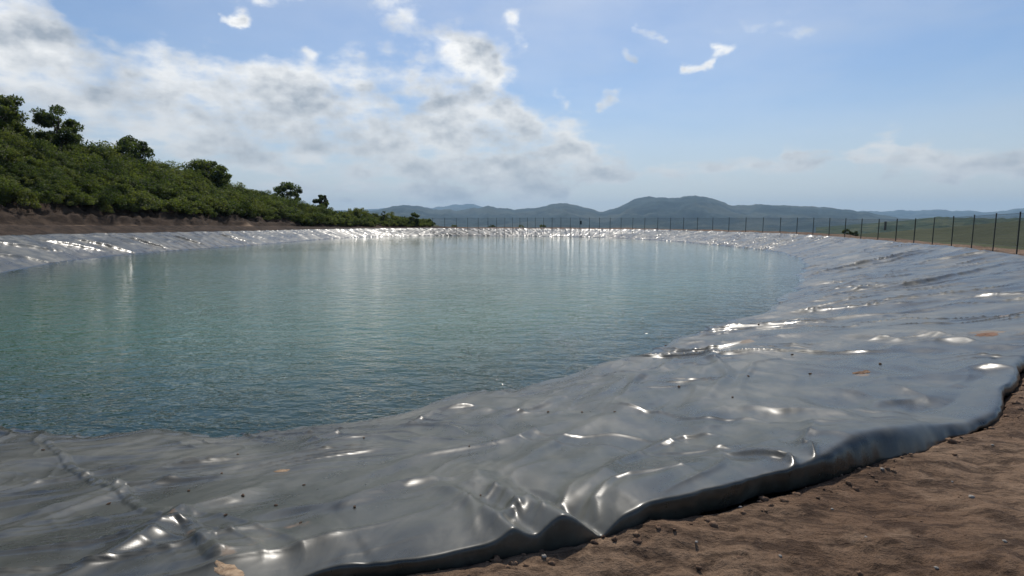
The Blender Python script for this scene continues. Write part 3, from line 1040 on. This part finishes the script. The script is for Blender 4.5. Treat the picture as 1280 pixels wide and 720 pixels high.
def tree(px, top, bot_crown, width, Y, label, leafmat, clumps, nleaf, leaf, gap=0.3, lean=0.0, seed=0, flat=1.0):
    r = np.random.default_rng(seed + 100)
    d = ray(px, top)
    x = d[0] / d[1] * Y
    ztop = EYE + d[2] / d[1] * Y
    gz = ground_z(x, Y)
    zb = EYE + ray(px, bot_crown)[2] / ray(px, bot_crown)[1] * Y
    zb = max(zb, gz + 0.15)
    rx = width / FPX * Y / 2
    rz = (ztop - zb) / 2
    h = ztop - gz
    t = empty('tree', (x, Y, gz))
    tag(t, label, 'tree', 'trees standing along the skyline of the left hill')
    V, F = crown(r, rx * 0.85, rx * 0.85, rz * 0.92 * flat, clumps, nleaf, leaf, gap, -1.1)
    V[:, 2] += (ztop + zb) / 2 - gz
    V[:, 0] += lean * rx
    mesh_np('crown', V, F, leafmat, False, t)
    tg = []
    for i in range(9):
        a = r.uniform(0, 6.28)
        q = r.uniform(0.3, 0.8)
        tg.append(np.array([math.cos(a) * rx * q, math.sin(a) * rx * q, (ztop + zb) / 2 - gz + r.uniform(-0.4, 0.6) * rz]))
    V, F = limbs(r, h, 0.045 * h * 0.6 + 0.03, tg)
    mesh_np('trunk', V, F, M_BARK, True, t)
    return t


tree(-6, 112, 182, 62, 60, 'large broad tree cut by the left picture edge, tallest on the hill', M_LEAF_A, 60, 260, 0.15, 0.1, seed=1)
tree(69, 130, 188, 52, 65, 'dark spreading tree with open layered branches on the hilltop, second from left', M_LEAF_B, 44, 190, 0.14, 0.35, seed=2)
tree(163, 170, 214, 50, 77, 'compact dark round tree halfway down the hill skyline', M_LEAF_B, 44, 200, 0.15, 0.1, seed=3)
tree(258, 200, 242, 56, 92, 'wide dome shaped tree on the lower hill skyline', M_LEAF_A, 46, 220, 0.17, 0.1, seed=4)
tree(358, 226, 262, 36, 108, 'loose twin topped tree rising from the tail of the hill', M_LEAF_B, 34, 150, 0.18, 0.3, seed=5)
tree(401, 240, 264, 19, 113, 'small round tree standing clear near the low end of the hill', M_LEAF_B, 22, 140, 0.17, 0.1, seed=6)
tree(480, 262, 278, 11, 117, 'thin sparse young tree against the blue mountains', M_LEAF_B, 9, 90, 0.11, 0.7, seed=7)
tree(517, 265, 283, 20, 113, 'short bushy conical tree at the far left corner of the pond', M_LEAF_B, 16, 170, 0.12, 0.1, seed=8)

# shrub shapes shared by all copies
SHRUB = []
for i, (mt, cl, nl) in enumerate([(M_LEAF_A, 15, 120), (M_LEAF_B, 14, 120), (M_LEAF_C, 13, 110), (M_LEAF_A, 12, 130), (M_LEAF_B, 16, 110)]):
    V, F = crown(np.random.default_rng(40 + i), 1.0, 1.0, 0.72, cl + 6, nl, 0.062, 0.1, -0.25)
    V[:, 2] += 0.55
    SHRUB.append((V, F, mt))


def hill_point(s, o):
    c = curve(np.array([s]))[0]
    nx = np.interp(s % PER, se, nx_)
    ny = np.interp(s % PER, se, ny_)
    x, y = c[0] + nx * o, c[1] + ny * o
    return x, y


# arc range of the hill side
s_hill0 = kn[22]
s_hill1 = kn[30]
# thicket: one mass nobody could count, in three leaf tones on one mesh
TV, TF, TM = [], [], []
off = 0
placed = 0
for i in range(1900):
    s = rng.uniform(s_hill0, s_hill1)
    c = curve(np.array([s]))[0]
    R = c[6]
    if R < 0.5:
        o = rng.uniform(3.5, 7)
        sc = rng.uniform(0.35, 0.7)
    else:
        o = 7.5 + 18.5 * rng.uniform(0, 1) ** 1.1 if R > 6.5 else 5.6 + 15 * rng.uniform(0, 1) ** 1.2
        sc = (rng.uniform(0.7, 1.5) + 1.1 * rng.uniform() ** 6) * (0.55 + 0.45 * min(R / 6, 1))
        if o < 12:
            sc *= 0.8
    x, y = hill_point(s, o)
    px, py, dp = project(x, y, 2.0)
    if px > 640 or px < -420 or y < 5:
        continue
    V, F, mt = SHRUB[rng.integers(5)]
    a = rng.uniform(0, 6.28)
    ca, sa = math.cos(a), math.sin(a)
    # distant shrubs carry fewer, larger leaves
    if dp > 60:
        keep = rng.uniform(size=len(F)) < 0.55
        grow = 1.3
    else:
        keep = rng.uniform(size=len(F)) < 0.95
        grow = 1.0
    Q = V.reshape(-1, 4, 3)[keep]
    cen = Q.mean(1, keepdims=True)
    Q = cen + (Q - cen) * grow / max(sc, 0.5) ** 0.6
    Q = Q.reshape(-1, 3) * (sc * rng.uniform(0.85, 1.25), sc * rng.uniform(0.85, 1.25), sc * rng.uniform(0.8, 1.25))
    W2 = np.stack([Q[:, 0] * ca - Q[:, 1] * sa + x, Q[:, 0] * sa + Q[:, 1] * ca + y, Q[:, 2] + ground_z(x, y) - 0.1], -1)
    TV.append(W2)
    TF.append(np.arange(len(W2)).reshape(-1, 4) + off)
    TM.append(np.full(len(W2) // 4, {M_LEAF_A.name: 0, M_LEAF_B.name: 1, M_LEAF_C.name: 2}[mt.name]))
    off += len(W2)
    placed += 1
th = mesh_np('hillside_thicket', np.concatenate(TV), np.concatenate(TF), M_LEAF_A, False)
th.data.materials.append(M_LEAF_B)
th.data.materials.append(M_LEAF_C)
th.data.polygons.foreach_set('material_index', np.concatenate(TM).astype(np.int32))
tag(th, 'dense green thicket of shrubs covering the left hillside', 'thicket', kind='stuff')

# rounded shrubs one can tell apart along the top of the cut bank
shrub_me = []
for i, (V, F, mt) in enumerate(SHRUB[:3]):
    o = mesh_np('shrub', V, F, mt, False)
    shrub_me.append(o)
first = [True, True, True]
spots = [(kn[29] - 3.0 - 5.3 * i + rng.uniform(-1, 1), rng.uniform(7.2, 8.2), rng.uniform(0.9, 1.4)) for i in range(22)]
for i, (s, o_, sc) in enumerate(spots):
    x, y = hill_point(s, o_)
    k = i % 3
    if first[k]:
        ob = shrub_me[k]
        first[k] = False
    else:
        ob = link(shrub_me[k].copy())
    R = curve(np.array([s]))[0][6]
    sc *= 0.5 + 0.5 * min(R / 7, 1)
    ob.location = (x, y, ground_z(x, y) - 0.1)
    ob.scale = (sc, sc * 0.9, sc * rng.uniform(0.75, 1.05))
    ob.rotation_euler = (0, 0, rng.uniform(0, 6.28))
    tag(ob, 'rounded green shrub in the row along the top of the cut earth bank', 'shrub', 'shrubs along the top of the earth bank')

# two dark bushes beyond the fence
for (px, lab) in ((1058.5, 'low dark bush behind the fence, left one of the pair'), (1067.5, 'low dark bush behind the fence, right one of the pair')):
    Yb = 62.0
    d = ray(px, 296)
    x = d[0] / d[1] * Yb
    gz = ground_z(x, Yb)
    ztop = EYE + ray(px, 286.8)[2] / ray(px, 286.8)[1] * Yb
    b = empty('bush', (x, Yb, gz))
    tag(b, lab, 'bush', 'dark bushes beyond the fence')
    hh = ztop - gz
    V, F = crown(np.random.default_rng(int(px)), 0.52, 0.5, 0.5, 12, 150, 0.06, 0.0)
    V[:, 2] += hh - 0.5
    mesh_np('crown', V, F, M_LEAF_B, False, b)
    V, F = limbs(np.random.default_rng(3), hh, 0.04, [np.array([0.2, 0.1, hh - 0.5]), np.array([-0.2, 0.1, hh - 0.4]), np.array([0.0, -0.2, hh - 0.3])])
    mesh_np('trunk', V, F, M_BARK, True, b)


# ------------------------------------------------------------------ fence
def boxes(parts):
    """parts: (centre, half sizes, yaw) -> verts, faces"""
    Vs, Fs = [], []
    for i, (c, h, a) in enumerate(parts):
        q = np.array([(sx, sy, sz) for sz in (-1, 1) for sx, sy in ((-1, -1), (1, -1), (1, 1), (-1, 1))], float) * h
        ca, sa = math.cos(a), math.sin(a)
        Vs.append(np.stack([q[:, 0] * ca - q[:, 1] * sa + c[0], q[:, 0] * sa + q[:, 1] * ca + c[1], q[:, 2] + c[2]], -1))
        Fs.append(np.array([(3, 2, 1, 0), (4, 5, 6, 7), (0, 1, 5, 4), (1, 2, 6, 5), (2, 3, 7, 6), (3, 0, 4, 7)]) + 8 * i)
    return np.concatenate(Vs), np.concatenate(Fs)


POSTPX = [1345, 1310, 1274.5, 1245, 1218, 1191.5, 1168, 1144, 1121.5, 1098.5, 1077, 1057, 1037.5, 1017, 996.5, 976, 954, 932.6, 911,
          891, 871.5, 854, 838, 822, 805.5, 790.6, 776.5, 762.5, 749, 737, 725, 712.7, 701, 690, 679.5, 669, 659, 650, 641, 631, 621, 610.5, 598, 585, 571, 556, 541]
PX_ = [541, 571, 680, 822, 911, 1017, 1057, 1099, 1145, 1193, 1220, 1247, 1278, 1350]
DY_ = [106, 104, 98.7, 87, 73.7, 61, 55.5, 50.5, 45.3, 39.5, 36, 31.6, 28.2, 22.5]
BZ_ = [.30, .31, .31, .22, .15, .05, -.05, -.16, -.13, .0, .06, .1, .13, .15]
kk5 = np.exp(-np.linspace(-1.5, 1.5, 5) ** 2)
posts = []
for px in POSTPX:
    Yp = float(np.interp(px, PX_, DY_))
    zb = float(np.interp(px, PX_, BZ_))
    d = ray(px, 285)
    posts.append(np.array([d[0] / d[1] * Yp, Yp, zb]))
posts = np.array(posts)
posts[1:-1] = posts[1:-1] * 0.5 + (posts[:-2] + posts[2:]) * 0.25
fence = empty('wire_fence', posts[8])
tag(fence, 'tall dark wire mesh fence with slim posts running behind the right and far banks', 'fence')
FH = 1.82
f0 = posts[8]
for i, p in enumerate(posts):
    q = posts[min(i + 1, len(posts) - 1)] - posts[max(i - 1, 0)]
    a = math.atan2(q[1], q[0])
    gz = ground_z(p[0], p[1])
    base = min(gz, p[2]) - 0.25
    jit = rng.normal() * 0.02
    V, F = boxes([((0, 0, (p[2] + FH + 0.05 + base) / 2 - f0[2]), (0.026, 0.026, (p[2] + FH + 0.05 - base) / 2), a),
                  ((0, 0, p[2] + FH + 0.065 - f0[2]), (0.032, 0.032, 0.012), a)])
    V[:, 0] += p[0] - f0[0] + V[:, 2] * jit * 0.4
    V[:, 1] += p[1] - f0[1]
    mesh_np('post', V, F, M_POST, False, fence)
for i in range(len(posts) - 1):
    a, b = posts[i], posts[i + 1]
    L_ = np.hypot(*(b - a)[:2])
    yaw = math.atan2(b[1] - a[1], b[0] - a[0])
    parts = []
    nv = int(L_ / 0.10)
    for k in range(1, nv):
        c = a + (b - a) * k / nv - f0
        parts.append(((c[0], c[1], c[2] + FH / 2 + 0.03), (0.0032, 0.0032, FH / 2 - 0.04), yaw))
    V1, F1 = boxes(parts)
    # horizontal wires follow the slope between the posts
    Vs, Fs, off = [V1], [F1], len(V1)
    for hz_ in [0.06, 0.26, 0.46, 0.66, 0.86, 1.06, 1.26, 1.46, 1.66, FH - 0.01]:
        th_ = 0.008 if hz_ > FH - 0.1 or hz_ < 0.1 else 0.0035
        A, B = a - f0 + (0, 0, hz_), b - f0 + (0, 0, hz_)
        nn = np.array([-(b - a)[1], (b - a)[0], 0]) / L_ * th_
        up = np.array([0, 0, th_])
        Vs.append(np.array([A - nn - up, A + nn - up, A + nn + up, A - nn + up, B - nn - up, B + nn - up, B + nn + up, B - nn + up]))
        Fs.append(np.array([(0, 1, 5, 4), (1, 2, 6, 5), (2, 3, 7, 6), (3, 0, 4, 7), (0, 3, 2, 1), (4, 5, 6, 7)]) + off)
        off += 8
    mesh_np('mesh_panel', np.concatenate(Vs), np.concatenate(Fs), M_WIRE, False, fence)

# two narrow dark boards wired to the fence
for (px, top, bot, wpx, lab) in ((1107, 277, 287.5, 4.2, 'narrow dark board hung on the right stretch of fence between two posts'),
                                 (726, 276, 280.5, 2.6, 'small dark board hung high on the far fence beyond the water')):
    Yp = float(np.interp(px, PX_, DY_))
    # seat it on the chord between the posts either side
    for i in range(len(posts) - 1):
        pa, pb = posts[i], posts[i + 1]
        if (pa[0] / pa[1] - ray(px, 282)[0] / ray(px, 282)[1]) * (pb[0] / pb[1] - ray(px, 282)[0] / ray(px, 282)[1]) <= 0:
            u_ = ray(px, 282)[0] / ray(px, 282)[1]
            tt = (pa[0] - u_ * pa[1]) / ((pa[0] - u_ * pa[1]) - (pb[0] - u_ * pb[1]))
            p = pa + (pb - pa) * tt
            yaw = math.atan2(pb[1] - pa[1], pb[0] - pa[0])
            break
    d1, d2 = ray(px, top), ray(px, bot)
    z1 = EYE + d1[2] / d1[1] * p[1]
    z2 = EYE + d2[2] / d2[1] * p[1]
    wd = wpx / FPX * p[1] / 2
    s = empty('fence_board', (p[0], p[1], z2), yaw)
    tag(s, lab, 'board')
    hh = (z1 - z2) / 2
    sgn = 1
    V, F = boxes([((0, sgn * 0.02, hh), (wd, 0.008, hh), 0), ((0, sgn * 0.032, 2 * hh - 0.02), (wd * 1.04, 0.004, 0.012), 0),
                  ((0, sgn * 0.032, 0.02), (wd * 1.04, 0.004, 0.012), 0)])
    mesh_np('panel', V, F, M_BOX, False, s)
    for zz in (0.15, 0.85):
        V, F = boxes([((0, 0.006, 2 * hh * zz), (wd * 0.5, 0.012, 0.01), 0)])
        mesh_np('bracket', V, F, M_POST, False, s)


# ------------------------------------------------------------------ clods, stones and soil patches
def clod(r, seed, flat=0.6, nu=14, nv=9, rough=0.35):
    th = np.linspace(0, np.pi, nv)[:, None]
    ph = np.linspace(0, 2 * np.pi, nu, endpoint=False)[None]
    x = np.sin(th) * np.cos(ph)
    y = np.sin(th) * np.sin(ph)
    z = np.cos(th) + 0 * ph
    q = 1 + rough * pn(x * 1.7 + seed * 3.1, y * 1.7 + z * 1.3, seed) + rough * 0.5 * pn(x * 4 + seed, z * 4 + y * 3, seed + 1)
    V = np.stack([x * q * r, y * q * r * 0.85, z * q * r * flat], -1).reshape(-1, 3)
    return V, grid_faces(nv, nu, True)


LXf, LYf, LZf = LX.ravel(), LY.ravel(), LZ.ravel()
_ipx, _ipy, _dd = project(LXf, LYf, LZf)
_front = np.flatnonzero((LYf > 1.0) & (_ipx > -60) & (_ipx < 1340) & (_ipy > 285) & (_ipy < 800))


def on_liner(px, py):
    k = _front[np.argmin((_ipx[_front] - px) ** 2 + (_ipy[_front] - py) ** 2 + 0.0 * _dd[_front])]
    return LXf[k], LYf[k], LZf[k], k


clod_meshes = []
for i in range(5):
    V, F = clod(1.0, i + 3, 0.55, rough=0.6)
    ob = mesh_np('soil_clod', V, F, M_SOIL)
    clod_meshes.append(ob)
used = [False] * 5
spots = [(436, 547, .020), (455, 547, .016), (297, 569, .016), (277, 592, .016), (303, 620, .018), (135, 630, .016), (236, 614, .014), (283, 644, .012),
         (54, 563, .022), (438, 557, .010), (586, 558, .012), (443, 635, .014), (600, 620, .010), (685, 515, .018), (728, 516, .018), (768, 515, .014),
         (915, 497, .020), (849, 484, .022), (1013, 467, .022), (784, 436, .026), (832, 432, .03), (1012, 386, .05), (990, 444, .025), (712, 467, .02),
         (1100, 455, .025), (870, 410 + 30, .025), (948, 386 + 20, .03), (380, 607, .012), (345, 632, .014), (376, 653, .010), (640, 480, .016), (935, 470, .02)]
for i, (px, py, r) in enumerate(spots):
    k = i % 5
    if not used[k]:
        ob = clod_meshes[k]
        used[k] = True
    else:
        ob = link(clod_meshes[k].copy())
    x, y, z, _ = on_liner(px, py)
    ob.location = (x, y, z + r * 0.25)
    r *= 0.75
    ob.scale = (r, r * rng.uniform(.7, 1), r * rng.uniform(.7, 1))
    ob.rotation_euler = (0, 0, rng.uniform(0, 6))
    tag(ob, 'tiny dark crumb of soil lying on the grey liner', 'soil clod', 'soil crumbs scattered on the liner')


def soil_patch(px, py, rx, ry, rot, h, mat, label, seed):
    """thin uneven heap of soil that follows the sheet it lies on"""
    x0, y0, z0, _ = on_liner(px, py)
    nr, na = 14, 48
    a = np.linspace(0, 2 * np.pi, na, endpoint=False)[None]
    r = np.linspace(0.02, 1, nr)[:, None]
    edge_ = 1 + 0.35 * pn(np.cos(a) * 1.6 + seed, np.sin(a) * 1.6, seed) + 0.2 * pn(np.cos(a) * 5 + seed, np.sin(a) * 5, seed + 1)
    lx, ly = r * np.cos(a) * rx * edge_, r * np.sin(a) * ry * edge_
    ca, sa = math.cos(rot), math.sin(rot)
    X, Y = x0 + lx * ca - ly * sa, y0 + lx * sa + ly * ca
    near_ = np.flatnonzero((LXf > x0 - rx * 2) & (LXf < x0 + rx * 2) & (LYf > y0 - rx * 2) & (LYf < y0 + rx * 2))
    Z = np.zeros_like(X)
    for i in range(X.shape[0]):
        for j in range(X.shape[1]):
            k = near_[np.argmin((LXf[near_] - X[i, j]) ** 2 + (LYf[near_] - Y[i, j]) ** 2)]
            Z[i, j] = LZf[k]
    prof = (1 - r ** 3) * h * (0.7 + 0.6 * pn(X / (rx * .3), Y / (rx * .3), seed + 2)) - 0.004 * (r > 0.97)
    V = np.stack([X - x0, Y - y0, Z + prof - z0], -1).reshape(-1, 3)
    o = mesh_np('soil_patch', V, grid_faces(nr, na, True)[:, ::-1], mat)
    o.location = (x0, y0, z0)
    # close the tiny hole at the centre
    return tag(o, label, 'soil patch', 'patches of soil lying on the liner')


soil_patch(284, 714, 0.085, 0.030, -0.5, 0.006, M_SAND, 'pale sandy soil patch on the liner at the bottom edge of the picture', 1)
soil_patch(1233, 418, 0.13, 0.12, 0.2, 0.008, M_RED, 'orange brown mud patch on the liner near the right picture edge', 2)
soil_patch(936, 425, 0.09, 0.07, 0.4, 0.008, M_RED, 'small reddish mud patch on the liner below the pond curve', 3)
soil_patch(1077, 466, 0.09, 0.07, 0.1, 0.014, M_SOIL, 'small brown soil patch in the middle of the right liner slope', 4)
soil_patch(352, 588, 0.055, 0.022, 0.3, 0.006, M_SAND, 'thin pale soil smear on the liner near the left waterline', 5)

# pebbles on the bare earth: pale ones can be picked out singly, the crumbs of earth cannot
peb = []
for i in range(3):
    V, F = clod(1.0, i + 23, 0.6, rough=0.5)
    peb.append(mesh_np('pebble', V, F, M_STONE))
usedp = [False] * 3
for i, (px, py, r) in enumerate([(1102, 593, .013), (1214, 626, .014), (1255, 684, .009), (1082, 677, .007), (700, 684, .011), (1170, 712, .009), (1040, 640, .008),
                                 (925, 640, .009), (1190, 600, .008), (975, 700, .008), (870, 690, .007), (1240, 560, .009), (680, 706, .012), (556, 707, .014)]):
    d = ray(px, py)
    k_ = -EYE / d[2]
    x, y = d[0] * k_, d[1] * k_
    k = i % 3
    if not usedp[k]:
        ob = peb[k]
        usedp[k] = True
    else:
        ob = link(peb[k].copy())
    ob.location = (x, y, ground_z(x, y) + r * 0.3)
    ob.scale = (r, r, r)
    ob.rotation_euler = (0, 0, i)
    tag(ob, 'small pale pebble lying on the bare brown earth', 'pebble', 'pale pebbles on the earth')
CV, CF, off = [], [], 0
for i in range(2600):
    s = rng.uniform(-6, 17)
    o_ = rng.uniform(0.0, 1.0) ** 0.8 * 4.0 + 0.03 if i > 500 else rng.uniform(0.0, 0.15)
    x, y = hill_point(s, o_)
    if y < 0.8:
        continue
    r = 0.004 + 0.014 * rng.uniform() ** 5 + (0.012 * rng.uniform() ** 3 if i <= 500 else 0)
    V, F = clod(r, int(rng.integers(60)), rng.uniform(.5, .9), 8, 6, 0.7)
    CV.append(V + (x, y, ground_z(x, y) + r * 0.1))
    CF.append(F + off)
    off += len(V)
tag(mesh_np('loose_soil_crumbs', np.concatenate(CV), np.concatenate(CF), M_SOIL), 'loose crumbs of brown soil scattered over the bare earth', 'soil crumbs', kind='stuff')

# ------------------------------------------------------------------ haze: one closed box of thin air round everything but the sky
hb = 18800.0
zl, zh = -330.0, 640.0
V, F = boxes([((0, 0, (zl + zh) / 2), (hb, hb, (zh - zl) / 2), 0)])
m, t, out = material('thin_haze')
pv = t.node('ShaderNodeVolumePrincipled')
pv.inputs['Color'].default_value = (0.50, 0.75, 1.0, 1)
pv.inputs['Density'].default_value = 0.000065
pv.inputs['Anisotropy'].default_value = 0.2
t.l.new(pv.outputs[0], out.inputs['Volume'])
m.cycles.homogeneous_volume = True if hasattr(m.cycles, 'homogeneous_volume') else True
haze = mesh_np('haze', V, F, m, False)
tag(haze, kind='stuff')
